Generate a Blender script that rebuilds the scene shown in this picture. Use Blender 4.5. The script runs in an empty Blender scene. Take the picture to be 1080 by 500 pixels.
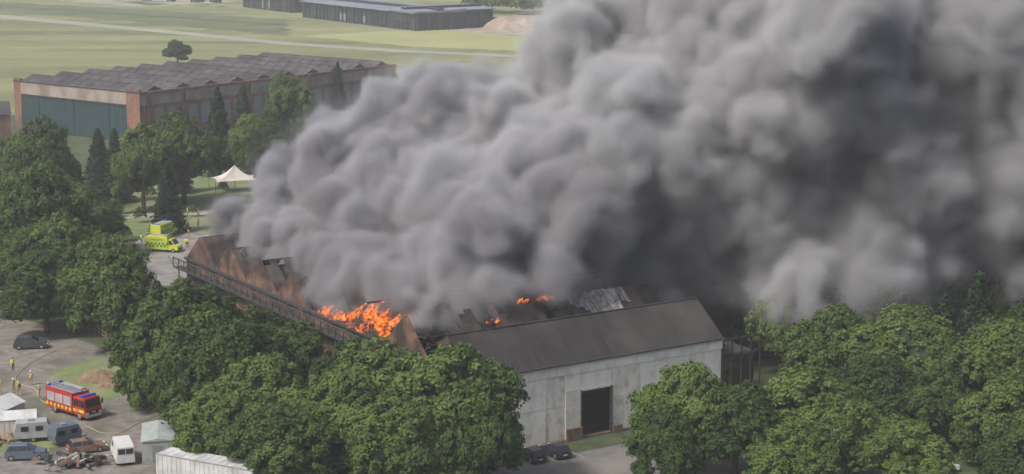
import bpy, bmesh, math, random, time
import numpy as np
from mathutils import Vector, Matrix
T0=time.time()
scene=bpy.context.scene
COL=scene.collection
rad=math.radians
random.seed(7)

# ------------------------------------------------------------------ world / sun / camera
SUN=Vector((-.50,-.40,.77)).normalized()
w=bpy.data.worlds.new("World");scene.world=w;w.use_nodes=True
nt=w.node_tree;sky=nt.nodes.new("ShaderNodeTexSky");sky.sky_type='NISHITA';sky.sun_disc=False
sky.sun_elevation=math.asin(SUN.z);sky.sun_rotation=math.atan2(SUN.x,SUN.y)
sky.dust_density=5.0;sky.air_density=1.0
nt.links.new(sky.outputs[0],nt.nodes['Background'].inputs[0]);nt.nodes['Background'].inputs[1].default_value=.15
l=bpy.data.lights.new("sun",'SUN');l.energy=3.5;l.angle=rad(8);l.color=(1,.97,.93)
lo=bpy.data.objects.new("sun",l);COL.objects.link(lo);lo.rotation_euler=SUN.to_track_quat('Z','Y').to_euler()
cam=bpy.data.cameras.new("camera");co=bpy.data.objects.new("camera",cam);COL.objects.link(co);scene.camera=co
cam.lens=63.33;cam.clip_end=8000;cam.clip_start=1;co.location=(0,0,61);co.rotation_euler=(rad(79.27),0,0)
try: scene.view_settings.view_transform='Standard';scene.view_settings.look='None'
except Exception: pass

# ------------------------------------------------------------------ materials
def new_mat(name):
    m=bpy.data.materials.new(name);m.use_nodes=True
    return m,m.node_tree,m.node_tree.nodes['Principled BSDF']
def mat(name,c1,c2=None,scale=1.0,rough=.8,stretch=(1,1,1),bump=0,metal=0,detail=6,contrast=(.35,.65),emis=None,c3=None,scale3=.1,spec=.3,con3=(.45,.65)):
    m,t,b=new_mat(name)
    b.inputs['Roughness'].default_value=rough;b.inputs['Metallic'].default_value=metal
    b.inputs['Specular IOR Level'].default_value=spec
    b.inputs['Base Color'].default_value=(*c1,1)
    if c2:
        tc=t.nodes.new('ShaderNodeTexCoord');mp=t.nodes.new('ShaderNodeMapping');mp.inputs['Scale'].default_value=stretch
        t.links.new(tc.outputs['Object'],mp.inputs[0])
        n=t.nodes.new('ShaderNodeTexNoise');n.inputs['Scale'].default_value=scale;n.inputs['Detail'].default_value=detail;n.inputs['Roughness'].default_value=.65
        t.links.new(mp.outputs[0],n.inputs['Vector'])
        r=t.nodes.new('ShaderNodeValToRGB');r.color_ramp.elements[0].position=contrast[0];r.color_ramp.elements[1].position=contrast[1]
        r.color_ramp.elements[0].color=(*c1,1);r.color_ramp.elements[1].color=(*c2,1)
        t.links.new(n.outputs[0],r.inputs[0]);out=r.outputs[0]
        if c3:
            n3=t.nodes.new('ShaderNodeTexNoise');n3.inputs['Scale'].default_value=scale3;n3.inputs['Detail'].default_value=5
            t.links.new(tc.outputs['Object'],n3.inputs['Vector'])
            r3=t.nodes.new('ShaderNodeValToRGB');r3.color_ramp.elements[0].position=con3[0];r3.color_ramp.elements[1].position=con3[1]
            t.links.new(n3.outputs[0],r3.inputs[0])
            mx=t.nodes.new('ShaderNodeMixRGB');mx.inputs[2].default_value=(*c3,1)
            t.links.new(r3.outputs[0],mx.inputs[0]);t.links.new(out,mx.inputs[1]);out=mx.outputs[0]
        t.links.new(out,b.inputs['Base Color'])
        if bump:
            bp=t.nodes.new('ShaderNodeBump');bp.inputs['Strength'].default_value=bump;bp.inputs['Distance'].default_value=.1
            t.links.new(n.outputs[0],bp.inputs['Height']);t.links.new(bp.outputs[0],b.inputs['Normal'])
    return m
M={}
M['ground']=mat('ground_undergrowth',(.035,.05,.02),(.08,.10,.045),.35,.95,c3=(.10,.09,.06),scale3=.06,bump=.3,con3=(.5,.7))
M['lawn']=mat('lawn_grass',(.11,.145,.055),(.17,.205,.085),.5,.95,c3=(.22,.21,.13),scale3=.12,con3=(.5,.72))
M['asphalt']=mat('asphalt',(.10,.098,.096),(.16,.155,.148),.8,.9,c3=(.19,.18,.155),scale3=.15,bump=.1)
M['yard']=mat('gravel_yard',(.125,.112,.098),(.225,.205,.18),.7,.95,c3=(.095,.095,.068),scale3=.13,bump=.25,con3=(.48,.66))
M['path']=mat('path_gravel',(.26,.24,.20),(.34,.32,.27),1.5,.95)
M['concrete']=mat('concrete',(.20,.19,.175),(.28,.27,.245),1.2,.9,c3=(.16,.145,.13),scale3=.3)
M['kerb']=mat('kerb_stone',(.3,.29,.28),(.38,.37,.35),2,.85)
M['line']=mat('road_marking_paint',(.36,.36,.34),(.22,.21,.2),3,.8)
M['white_metal']=mat('weathered_white_render',(.56,.53,.47),(.82,.79,.72),.7,.75,stretch=(1.0,1.0,.35),c3=(.46,.40,.31),scale3=.45,con3=(.52,.85),contrast=(.2,.5))
M['white_metal2']=mat('weathered_white_render_worn',(.48,.45,.39),(.74,.71,.64),.9,.75,stretch=(1.2,1.2,.35),c3=(.34,.27,.19),scale3=.7,con3=(.52,.82),contrast=(.26,.56))
M['white_trim']=mat('pale_trim',(.52,.49,.43),(.68,.65,.59),2,.7)
M['brick']=mat('brick_red',(.17,.08,.055),(.26,.14,.10),1.4,.9,c3=(.10,.07,.055),scale3=.25)
M['brick_soot']=mat('sooty_brick',(.09,.052,.038),(.22,.12,.083),.8,.9,c3=(.04,.03,.026),scale3=.28,con3=(.40,.58))
M['brick_pale']=mat('rendered_band',(.25,.21,.18),(.34,.30,.26),.8,.9,c3=(.19,.14,.115),scale3=.2)
M['roof']=mat('asbestos_roof',(.026,.023,.023),(.048,.044,.043),.6,.9,stretch=(1.4,.35,.35),c3=(.062,.057,.055),scale3=.15,contrast=(.3,.7),spec=.12)
M['roof_grey']=mat('corrugated_roof',(.055,.052,.056),(.105,.10,.105),.35,.9,c3=(.045,.042,.044),scale3=.09,spec=.12)
M['roof_burnt']=mat('burnt_roof',(.018,.016,.015),(.055,.044,.039),.7,.95,c3=(.085,.07,.064),scale3=.3,spec=.1)
M['ash']=mat('pale_scorched_sheet',(.12,.115,.112),(.36,.35,.34),1.6,.9,contrast=(.4,.6))
M['char']=mat('charred_steel',(.02,.018,.017),(.05,.04,.032),1.5,.9)
M['dark']=mat('dark_interior',(.012,.011,.010),(.03,.025,.02),.5,.95)
M['door_green']=mat('green_hangar_door',(.016,.042,.046),(.027,.058,.062),.6,.6,stretch=(1,1,.3))
M['gutter']=mat('dark_gutter',(.03,.032,.035),(.06,.06,.062),2,.7)
M['clad_dark']=mat('dark_cladding',(.024,.028,.036),(.040,.045,.055),.3,.5)
M['roof_light']=mat('membrane_roof',(.15,.17,.20),(.22,.24,.28),.1,.7)
M['glass']=mat('dark_glass',(.02,.025,.03),rough=.12,spec=.6)
M['win']=mat('pale_window',(.18,.20,.22),rough=.2,spec=.6)
M['tyre']=mat('tyre_rubber',(.02,.02,.02),rough=.9)
M['hub']=mat('wheel_hub',(.35,.35,.36),rough=.4,metal=.6)
M['red']=mat('red_paint',(.40,.025,.02),(.31,.02,.017),1,.4,spec=.5)
M['yellow']=mat('fluorescent_yellow',(.52,.56,.04),(.44,.48,.04),2,.45)
M['green_p']=mat('green_panel',(.02,.22,.08),rough=.4)
M['blue_l']=mat('blue_beacon',(.02,.08,.5),rough=.2)
M['silver']=mat('aluminium_shutter',(.38,.39,.40),(.28,.29,.30),3,.4,metal=.5)
M['white_p']=mat('white_paint',(.60,.60,.58),(.50,.50,.48),.8,.4,spec=.5)
M['white_roof']=mat('dusty_white_roof',(.42,.43,.43),(.56,.56,.55),.7,.6,c3=(.34,.34,.32),scale3=.5)
M['grey_p']=mat('grey_paint',(.13,.16,.20),rough=.3,metal=.4,spec=.5)
M['grey_c']=mat('weathered_grey_panel',(.24,.25,.25),(.36,.36,.35),.8,.6)
M['black_p']=mat('dark_blue_paint',(.018,.022,.03),rough=.22,spec=.6)
M['lamp_r']=mat('tail_lamp',(.4,.01,.01),rough=.2)
M['lamp_w']=mat('head_lamp',(.7,.7,.68),rough=.15)
M['soil']=mat('rusty_soil',(.13,.085,.05),(.22,.16,.10),1.2,.95,bump=.5)
M['spoil']=mat('chalky_spoil',(.23,.18,.135),(.38,.325,.265),.12,.95,bump=.5)
M['canvas']=mat('white_canvas',(.56,.52,.45),(.48,.44,.39),.8,.7)
M['wood']=mat('timber',(.2,.14,.08),(.3,.22,.13),2,.85)
M['hose']=mat('fire_hose',(.4,.34,.18),rough=.8)
M['rust']=mat('rusty_metal',(.13,.065,.04),(.20,.14,.10),2,.8)
M['greyroof']=mat('grey_green_shed_roof',(.24,.27,.26),(.33,.37,.35),1,.7)
M['tan']=mat('tan_tunic',(.40,.29,.13),(.32,.23,.10),8,.85)
M['navy']=mat('navy_trousers',(.03,.035,.05),rough=.9)
M['hiviz']=mat('hi_viz_jacket',(.70,.68,.05),rough=.7)
M['skin']=mat('skin',(.50,.30,.21),rough=.6)
M['hair']=mat('dark_hair',(.04,.025,.015),rough=.8)

def airfield_mat():
    m,t,b=new_mat('airfield_grass');b.inputs['Roughness'].default_value=.95;b.inputs['Specular IOR Level'].default_value=.1
    tc=t.nodes.new('ShaderNodeTexCoord')
    mp=t.nodes.new('ShaderNodeMapping');mp.inputs['Rotation'].default_value=(0,0,rad(35));mp.inputs['Scale'].default_value=(.006,.035,1)
    t.links.new(tc.outputs['Object'],mp.inputs[0])
    n1=t.nodes.new('ShaderNodeTexNoise');n1.inputs['Scale'].default_value=1.0;n1.inputs['Detail'].default_value=5;t.links.new(mp.outputs[0],n1.inputs[0])
    n2=t.nodes.new('ShaderNodeTexNoise');n2.inputs['Scale'].default_value=.09;n2.inputs['Detail'].default_value=8;n2.inputs['Roughness'].default_value=.7;t.links.new(tc.outputs['Object'],n2.inputs[0])
    r=t.nodes.new('ShaderNodeValToRGB');e=r.color_ramp.elements
    e[0].position=.34;e[0].color=(.14,.155,.078,1);e[1].position=.66;e[1].color=(.265,.265,.135,1)
    x=e.new(.5);x.color=(.20,.215,.105,1)
    t.links.new(n1.outputs[0],r.inputs[0])
    mx=t.nodes.new('ShaderNodeMixRGB');mx.blend_type='MULTIPLY';mx.inputs[0].default_value=.6
    r2=t.nodes.new('ShaderNodeValToRGB');r2.color_ramp.elements[0].position=.3;r2.color_ramp.elements[0].color=(.6,.62,.58,1);r2.color_ramp.elements[1].position=.65
    t.links.new(n2.outputs[0],r2.inputs[0]);t.links.new(r.outputs[0],mx.inputs[1]);t.links.new(r2.outputs[0],mx.inputs[2])
    t.links.new(mx.outputs[0],b.inputs['Base Color'])
    return m
M['airfield']=airfield_mat()
M['airfield_dark']=mat('rough_grass',(.085,.105,.05),(.13,.15,.07),.05,.95)
M['track']=mat('perimeter_track',(.24,.24,.185),(.30,.295,.235),.05,.95)
M['field_bright']=mat('hay_field',(.25,.265,.11),(.31,.31,.14),.03,.95)

def leaf_mat(name,dark,light,hue=0):
    m,t,b=new_mat(name)
    b.inputs['Roughness'].default_value=.7;b.inputs['Specular IOR Level'].default_value=.2
    at=t.nodes.new('ShaderNodeAttribute');at.attribute_name='tint'
    oi=t.nodes.new('ShaderNodeObjectInfo')
    ad=t.nodes.new('ShaderNodeMath');ad.operation='MULTIPLY_ADD';ad.inputs[1].default_value=.9;ad.inputs[2].default_value=-.45
    t.links.new(oi.outputs['Random'],ad.inputs[0])
    a2=t.nodes.new('ShaderNodeMath');a2.operation='ADD';t.links.new(ad.outputs[0],a2.inputs[0]);t.links.new(at.outputs['Fac'],a2.inputs[1])
    r=t.nodes.new('ShaderNodeValToRGB');r.color_ramp.elements[0].color=(*dark,1);r.color_ramp.elements[1].color=(*light,1)
    t.links.new(a2.outputs[0],r.inputs[0]);t.links.new(r.outputs[0],b.inputs['Base Color'])
    tr=t.nodes.new('ShaderNodeBsdfTranslucent');t.links.new(r.outputs[0],tr.inputs[0])
    ms=t.nodes.new('ShaderNodeMixShader');ms.inputs[0].default_value=.3
    t.links.new(b.outputs[0],ms.inputs[1]);t.links.new(tr.outputs[0],ms.inputs[2])
    t.links.new(ms.outputs[0],t.nodes['Material Output'].inputs[0])
    return m
M['leaf']=leaf_mat('broadleaf_foliage',(.034,.066,.018),(.125,.182,.044))
M['leaf_d']=leaf_mat('conifer_foliage_and_dark_core',(.016,.038,.018),(.048,.078,.034))
M['bark']=mat('bark',(.06,.045,.03),(.11,.085,.06),3,.9,stretch=(1,1,.3))

# ------------------------------------------------------------------ mesh builder
class MB:
    def __init__(s): s.v=[];s.f=[];s.m=[];s.mats=[]
    def mi(s,k):
        if k not in s.mats: s.mats.append(k)
        return s.mats.index(k)
    def add(s,vs,fs,k):
        o=len(s.v);s.v+= [tuple(p) for p in vs];i=s.mi(k)
        for f in fs: s.f.append([a+o for a in f]);s.m.append(i)
    def box(s,x0,x1,y0,y1,z0,z1,k,tx=0,ty=0,M4=None):
        vs=[(x0,y0,z0),(x1,y0,z0),(x1,y1,z0),(x0,y1,z0),(x0+tx,y0+ty,z1),(x1-tx,y0+ty,z1),(x1-tx,y1-ty,z1),(x0+tx,y1-ty,z1)]
        if M4 is not None: vs=[tuple(M4@Vector(p)) for p in vs]
        s.add(vs,[(3,2,1,0),(4,5,6,7),(0,1,5,4),(1,2,6,5),(2,3,7,6),(3,0,4,7)],k)
    def cyl(s,p0,p1,r0,r1,n,k,cap=True):
        p0=Vector(p0);p1=Vector(p1);d=(p1-p0).normalized()
        a=d.orthogonal().normalized();b=d.cross(a)
        vs=[];
        for p,r in((p0,r0),(p1,r1)):
            for i in range(n):
                t=2*math.pi*i/n;vs.append(p+a*math.cos(t)*r+b*math.sin(t)*r)
        fs=[(i,(i+1)%n,n+(i+1)%n,n+i) for i in range(n)]
        if cap: fs+=[tuple(range(n-1,-1,-1)),tuple(range(n,2*n))]
        s.add(vs,fs,k)
    def prism(s,prof,y0,y1,k,tap=0):
        zmin=min(p[1] for p in prof);zmax=max(p[1] for p in prof)
        n=len(prof);vs=[]
        for side,y in((-1,y0),(1,y1)):
            for x,z in prof:
                tt=tap*(z-zmin)/(zmax-zmin+1e-6);vs.append((x,y-side*tt,z))
        fs=[tuple(range(n)),tuple(range(2*n-1,n-1,-1))]+[((i+1)%n,i,n+i,n+(i+1)%n) for i in range(n)]
        s.add(vs,fs,k)
    def ball(s,c,r,k,sc=(1,1,1),seg=8,rings=6):
        vs=[];fs=[]
        for j in range(1,rings):
            ph=math.pi*j/rings
            for i in range(seg):
                th=2*math.pi*i/seg
                vs.append((c[0]+r*sc[0]*math.sin(ph)*math.cos(th),c[1]+r*sc[1]*math.sin(ph)*math.sin(th),c[2]+r*sc[2]*math.cos(ph)))
        vs.append((c[0],c[1],c[2]+r*sc[2]));vs.append((c[0],c[1],c[2]-r*sc[2]));T=len(vs)-2;B=T+1
        for j in range(rings-2):
            for i in range(seg):
                a=j*seg+i;b=j*seg+(i+1)%seg;fs.append((a,a+seg,b+seg,b))
        for i in range(seg):
            fs.append((T,i,(i+1)%seg));fs.append((B,(rings-2)*seg+(i+1)%seg,(rings-2)*seg+i))
        s.add(vs,fs,k)
    def obj(s,name,loc=(0,0,0),rz=0,parent=None,bevel=0,smooth=False,scale=1):
        me=bpy.data.meshes.new(name);me.from_pydata(s.v,[],s.f)
        for k in s.mats: me.materials.append(M[k])
        me.polygons.foreach_set('material_index',s.m)
        bm=bmesh.new();bm.from_mesh(me);bmesh.ops.recalc_face_normals(bm,faces=bm.faces);bm.to_mesh(me);bm.free()
        if smooth: me.polygons.foreach_set('use_smooth',[True]*len(me.polygons))
        o=bpy.data.objects.new(name,me);COL.objects.link(o);o.location=loc;o.rotation_euler[2]=rz;o.scale=(scale,)*3
        if parent: o.parent=parent
        if bevel:
            b=o.modifiers.new('bevel','BEVEL');b.width=bevel;b.segments=2;b.limit_method='ANGLE'
        return o
def empty(name,loc=(0,0,0),rz=0):
    e=bpy.data.objects.new(name,None);COL.objects.link(e);e.location=loc;e.rotation_euler[2]=rz;return e
def sheet(name,pts,z,k,jag=0,seed=1):
    r=random.Random(seed);P=[]
    n=len(pts)
    for i in range(n):
        a=Vector(pts[i]);b=Vector(pts[(i+1)%n])
        m=max(1,int((b-a).length/4)) if jag else 1
        for j in range(m):
            q=a.lerp(b,j/m);
            if jag:q=q+Vector((r.uniform(-jag,jag),r.uniform(-jag,jag)))
            P.append((q.x,q.y,z))
    me=bpy.data.meshes.new(name);me.from_pydata(P,[],[tuple(range(len(P)))]);me.materials.append(M[k])
    bm=bmesh.new();bm.from_mesh(me);bmesh.ops.triangulate(bm,faces=bm.faces);bmesh.ops.recalc_face_normals(bm,faces=bm.faces)
    for f in bm.faces:
        if f.normal.z<0:f.normal_flip()
    bm.to_mesh(me);bm.free()
    o=bpy.data.objects.new(name,me);COL.objects.link(o);return o

# ------------------------------------------------------------------ ground
sheet('ground',[(-4000,-300),(4000,-300),(4000,7000),(-4000,7000)],0,'ground')
sheet('airfield_grass',[(-900,500),(-150,500),(-90,545),(20,560),(400,560),(3000,900),(3000,6000),(-3000,6000),(-3000,500)],.02,'airfield',jag=0)
sheet('perimeter_track',[(-420,1010),(-268,925),(-168,828),(-96,752),(-46,716),(7,690),(120,660),(120,668),(8,699),(-44,726),(-92,762),(-166,842),(-268,945),(-420,1032)],.05,'track',jag=.5)
sheet('hay_field',[(-92,800),(-46,745),(10,715),(130,690),(130,770),(0,800),(-30,850)],.05,'field_bright',jag=2,seed=3)
sheet('rough_grass',[(-420,1060),(-268,972),(-166,868),(-100,800),(-112,905),(-200,985),(-420,1150)],.05,'airfield_dark',jag=4,seed=4)
sheet('spoil_ground',[(-30,825),(40,780),(80,830),(60,930),(10,960),(-10,900)],.08,'spoil',jag=3,seed=5)
sheet('airfield_strip',[(-300,1110),(-210,1010),(-160,1060),(-240,1180)],.08,'track',jag=2)
sheet('gravel_yard',[(-130,262),(-76,263),(-62,246),(-50,232),(-44,222),(-40,205),(-34,196),(-33,180),(-33,150),(-130,150)],.012,'yard',jag=.7,seed=6)
sheet('lawn',[(-56,236),(-47.5,226),(-46,217),(-50,214),(-57,217),(-60,228)],.02,'lawn',jag=.6,seed=7)
sheet('lawn',[(-61,201),(-51,203),(-49,197),(-54,193),(-66,192),(-70,197)],.02,'lawn',jag=.5,seed=8)
sheet('lawn',[(-90,318),(-60,325),(-44,300),(-36,320),(-45,395),(-75,405),(-95,370)],.012,'lawn',jag=1,seed=9)
sheet('footpath',[(-90,337),(-60,345),(-45,360),(-45,364),(-62,349),(-90,341)],.03,'path')
sheet('concrete_apron',[(-76,262),(-52,262),(-51,300),(-54,326),(-66,328),(-70,300),(-84,290)],.024,'concrete',jag=.4,seed=10)
sheet('forecourt',[(2,170),(34,182),(56,210),(45,222),(31,207.5),(-3.6,186.0),(-8,178)],.012,'asphalt',jag=.2,seed=11)
b=MB();b.box(0,38,-.15,0,0,.12,'kerb');b.obj('kerb',(4.5,176.5,0),rad(24),bevel=.02)
b=MB()
for i in range(4): b.box(i*2.7,i*2.7+.1,-5.2,-.6,.016,.02,'line')
b.obj('parking_bay_markings',(-1.6,190.8,0),rad(32.6))

# ------------------------------------------------------------------ near hangar (burning)
ANG=rad(32.6);CA,SA=math.cos(ANG),math.sin(ANG);OX,OY=-4.45,190.4
def loc2w(u,v,z=0): return (OX+u*CA-v*SA,OY+u*SA+v*CA,z)
hg=empty('burning_hangar',(OX,OY,0),ANG)
W=35.0;EH=9.1;RH=13.0;BAY=10.0;NB=8
b=MB();rr=random.Random(3)
leaves=[(0,4.9),(4.9,9.8),(9.8,12.4),(18.8,22.9),(22.9,27.0),(27.0,31.1),(31.1,35)]
for i,(a,c) in enumerate(leaves):
    off=-.05 if i%2 else 0
    k='white_metal2' if i in(2,3,5) else 'white_metal'
    b.box(a+.012,c-.012,off,off+.2,.25,7.75,k)
    for z in(4.2,): b.box(a+.05,c-.05,off-.02,off-.004,z,z+.05,'white_trim')
b.box(12.4,14.5,-.18,-.02,.2,5.9,'white_trim')
b.box(14.45,14.62,-.3,.1,0,5.7,'gutter');b.box(18.7,18.85,-.3,.1,0,5.7,'gutter')
b.box(12.4,18.8,0,.2,5.62,7.75,'white_metal');b.box(14.4,18.9,-.1,-.004,5.55,5.75,'white_trim')
b.obj('front_doors',parent=hg)
b=MB()
b.box(-.1,35.1,-.12,.25,7.78,8.75,'white_metal');b.box(-.2,35.2,-.26,.3,8.76,9.0,'white_trim');b.box(-.3,35.3,-.5,-.2,9.0,9.18,'gutter')
b.obj('fascia',parent=hg)
b=MB();b.box(-.2,35.2,-.35,.3,0,.22,'rust');b.box(12.3,14.5,-.6,-.36,0,1.5,'rust');b.box(18.9,20.2,-.5,-.3,0,.9,'rust');b.obj('door_track',parent=hg)
def gable_wall(u0,u1,name,skip=(),open_=()):
    b=MB()
    b.box(u0,u1,.3,80,0,EH,'brick_soot')
    for i in range(NB):
        v0=i*BAY;r=random.Random(i)
        if i in open_: continue
        if i==0: pts=[(v0+.5,EH),(v0+5,RH-.35),(v0+9.5,EH)]
        elif i in skip:
            pts=[(v0+.2,EH),(v0+1.6,EH+1.1),(v0+2.6,EH+.7),(v0+3.8,EH+2.1),(v0+5.2,EH+1.5),(v0+6.4,EH+2.4),(v0+7.4,EH+1.2),(v0+9,EH+.6),(v0+9.8,EH)]
        elif u0>1: pts=[(v0+.5,EH),(v0+5,RH-.35),(v0+9.5,EH)]
        else: pts=[(v0+.05,EH),(v0+2.4,EH+2.0+r.uniform(-.2,.1)),(v0+5,RH+.25+r.uniform(-.4,.1)),(v0+7.3,EH+2.1+r.uniform(-.3,.1)),(v0+9.95,EH)]
        n=len(pts);vs=[(u0,p,z) for p,z in pts]+[(u1,p,z) for p,z in pts]
        b.add(vs,[tuple(range(n)),tuple(range(2*n-1,n-1,-1))]+[(j,(j+1)%n,n+(j+1)%n,n+j) for j in range(n)],'brick_soot')
    return b.obj(name,parent=hg)
gable_wall(0,.5,'side_wall',skip=(2,),open_=(3,))
gable_wall(W-.5,W,'side_wall_east',skip=(3,4,5))
b=MB();b.box(.5,W-.5,79.6,80,0,EH,'brick');b.obj('back_wall',parent=hg)
b=MB()
for z in(7.6,8.9): b.box(-1.3,-1.15,0,82,z,z+.14,'gutter')
b.box(-1.3,-.02,0,82,7.5,7.6,'gutter');b.box(-.3,-.02,0,80,8.9,9.25,'gutter')
for i in range(42):
    v=i*2;b.box(-1.28,-1.17,v,v+.1,7.6,8.9,'gutter')
    b.cyl((-1.22,v,7.65),(-1.22,v+2,8.9),.04,.04,5,'gutter')
for i in range(9): b.cyl((-1.22,i*10,0),(-1.22,i*10,7.5),.1,.1,8,'gutter')
b.obj('gantry_walkway',parent=hg)
b=MB();b.add([(-6,6,0),(-6,78,0),(-6,78,3),(-6,6,3),(-.02,6,0),(-.02,78,0),(-.02,78,4.3),(-.02,6,4.3)],[(0,1,2,3),(4,5,6,7),(0,3,7,4),(1,2,6,5),(3,2,6,7)],'brick_soot')
for i in range(14): b.box(-6.05,-6.01,9+i*5,10.6+i*5,1,2.3,'win')
b.obj('lean_to_annexe',parent=hg)
def slope(b,u0,u1,va,za,vb,zb,k,ragged=None,seed=0,lap=True,ud=0.03):
    r=random.Random(seed);n=int((u1-u0)/1.0)
    for j in range(n):
        a=u0+(u1-u0)*j/n;c=u0+(u1-u0)*(j+1)/n
        t0,t1=0,1
        if ragged: 
            if r.random()<ragged: continue
            if r.random()<.35: t1=r.uniform(.4,1)
        dz=ud if j%2 else 0
        p=[(a,va+(vb-va)*t0,za+(zb-za)*t0+dz),(c,va+(vb-va)*t0,za+(zb-za)*t0+dz),(c,va+(vb-va)*t1,za+(zb-za)*t1+dz),(a,va+(vb-va)*t1,za+(zb-za)*t1+dz)]
        q=[(x,y,z-.08) for x,y,z in p]
        b.add(p+q,[(0,1,2,3),(7,6,5,4),(0,1,5,4),(1,2,6,5),(2,3,7,6),(3,0,4,7)],k)
b=MB()
slope(b,-.1,35.1,-.35,EH+.02,5,RH,'roof');slope(b,.5,34.5,10,EH+.1,5,RH,'roof')
b.box(-.1,35.1,4.85,5.15,RH-.05,RH+.1,'roof')
slope(b,8,34.9,10,EH+.1,15,RH,'roof_burnt',ragged=.1,seed=2);slope(b,22,34.9,20,EH+.1,15,RH,'roof_burnt',ragged=.4,seed=3)
slope(b,2,8,10,EH+.1,14.5,RH-.4,'roof_burnt',ragged=.4,seed=4)
for i in(5,6,7):
    slope(b,.5,20,i*10,EH+.1,i*10+5,RH-.1,'roof_burnt',ragged=.15,seed=i*3);slope(b,.5,20,i*10+10,EH+.1,i*10+5,RH-.1,'roof_burnt',ragged=.25,seed=i*5)
slope(b,.5,10,40,EH+.1,45,RH,'roof_burnt',ragged=.4,seed=31)
b.obj('roof',parent=hg)
b=MB();r=random.Random(5);n=16
us=[22.5+8.5*i/n for i in range(n+1)]
top=[14.9+r.uniform(-.1,.1) for _ in us];bot=[13.9-2.3*math.sin(math.pi*i/n)**.7+r.uniform(-.5,.5) for i in range(n+1)]
for i in range(n):
    z=lambda v,dz=.14:EH+.1+(v-10)*(RH-EH-.1)/5+dz+r.uniform(0,.05)
    b.add([(us[i],bot[i],z(bot[i])),(us[i+1]-.05,bot[i]+r.uniform(-.3,.3),z(bot[i])),(us[i+1]-.05,top[i],z(top[i])),(us[i],top[i],z(top[i]))],[(0,1,2,3)],'ash')
b.obj('torn_roof_sheets',parent=hg)
b=MB();r=random.Random(6)
for i in range(2,8):
    for z,v in((RH-.1,i*10+5),(EH-.2,i*10)):
        if i in(3,4) and z>10: continue
        b.box(.5,34.5,v-.1,v+.1,z-.2,z,'char')
    for j in range(8):
        u=2+j*4.4;sag=r.uniform(0,2.5) if i in(2,3,4) else 0
        b.cyl((u,i*10,EH-.2),(u+sag*.5,i*10+5,RH-.2-sag),.09,.09,5,'char');b.cyl((u,i*10+10,EH-.2),(u+sag*.5,i*10+5,RH-.2-sag),.09,.09,5,'char')
        b.cyl((u,i*10,EH-.2),(u,i*10+10,EH-.2),.08,.08,5,'char')
b.obj('roof_trusses',parent=hg)
b=MB();r=random.Random(9)
for i in range(260):
    u=r.uniform(1,34);v=r.uniform(12,78);z=r.uniform(0,1.5);m4=Matrix.Translation((u,v,z))@Matrix.Rotation(r.uniform(0,6.3),4,'Z')@Matrix.Rotation(r.uniform(-.6,.6),4,'Y')
    b.box(-1.5,1.5,-.3,.3,0,.12,'char',M4=m4)
for i in range(120):
    u=r.uniform(.8,9);v=r.uniform(17,40);z=r.uniform(6.5,9.4);m4=Matrix.Translation((u,v,z))@Matrix.Rotation(r.uniform(0,6.3),4,'Z')@Matrix.Rotation(r.uniform(-.7,.7),4,'Y')
    b.box(-1.3,1.3,-.4,.4,0,.1,'roof_burnt' if i%3 else 'char',M4=m4)
b.box(.5,34.5,.3,79.6,.02,.06,'dark');b.obj('debris',parent=hg)
b=MB();b.box(35.05,41,1,14,0,6.2,'brick_soot');b.box(34.9,41.2,.8,14.2,6.2,6.5,'gutter');
for i in range(3): b.box(35.8+i*1.8,36.9+i*1.8,.9,.98,.2,4.6,'dark')
for i in range(5): b.box(35.1+i*1.45,35.25+i*1.45,-.2,.0,0,8.6,'char')
b.box(35.0,41.1,-.2,0,8.6,8.85,'char');b.box(35.0,41.1,-.2,0,6.9,7.0,'char')
b.obj('door_housing',parent=hg)

# ------------------------------------------------------------------ flames
def flame_mat():
    m=bpy.data.materials.new('flame');m.use_nodes=True;t=m.node_tree;t.nodes.clear()
    o=t.nodes.new('ShaderNodeOutputMaterial');e=t.nodes.new('ShaderNodeEmission');a=t.nodes.new('ShaderNodeAttribute');a.attribute_name='heat'
    n=t.nodes.new('ShaderNodeTexNoise');n.inputs['Scale'].default_value=1.9;n.inputs['Detail'].default_value=5
    tc=t.nodes.new('ShaderNodeTexCoord');t.links.new(tc.outputs['Object'],n.inputs[0])
    s=t.nodes.new('ShaderNodeMath');s.operation='MULTIPLY_ADD';s.inputs[1].default_value=1.7;s.inputs[2].default_value=-.8;t.links.new(n.outputs[0],s.inputs[0])
    s2=t.nodes.new('ShaderNodeMath');s2.operation='ADD';t.links.new(s.outputs[0],s2.inputs[0]);t.links.new(a.outputs['Fac'],s2.inputs[1])
    r=t.nodes.new('ShaderNodeValToRGB');el=r.color_ramp.elements
    el[0].position=.1;el[0].color=(.9,.15,.02,1);el[1].position=.95;el[1].color=(1,.62,.30,1);x=el.new(.5);x.color=(1,.32,.07,1)
    t.links.new(s2.outputs[0],r.inputs[0]);t.links.new(r.outputs[0],e.inputs[0])
    ms=t.nodes.new('ShaderNodeMath');ms.operation='MULTIPLY_ADD';ms.inputs[1].default_value=3.4;ms.inputs[2].default_value=1.3;t.links.new(s2.outputs[0],ms.inputs[0]);t.links.new(ms.outputs[0],e.inputs[1])
    tr=t.nodes.new('ShaderNodeBsdfTransparent');mx=t.nodes.new('ShaderNodeMixShader')
    mr=t.nodes.new('ShaderNodeMapRange');mr.inputs[1].default_value=0;mr.inputs[2].default_value=.7;mr.inputs[4].default_value=.92
    t.links.new(s2.outputs[0],mr.inputs[0]);t.links.new(mr.outputs[0],mx.inputs[0]);t.links.new(tr.outputs[0],mx.inputs[1]);t.links.new(e.outputs[0],mx.inputs[2])
    t.links.new(mx.outputs[0],o.inputs[0]);return m
FM=flame_mat()
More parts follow.
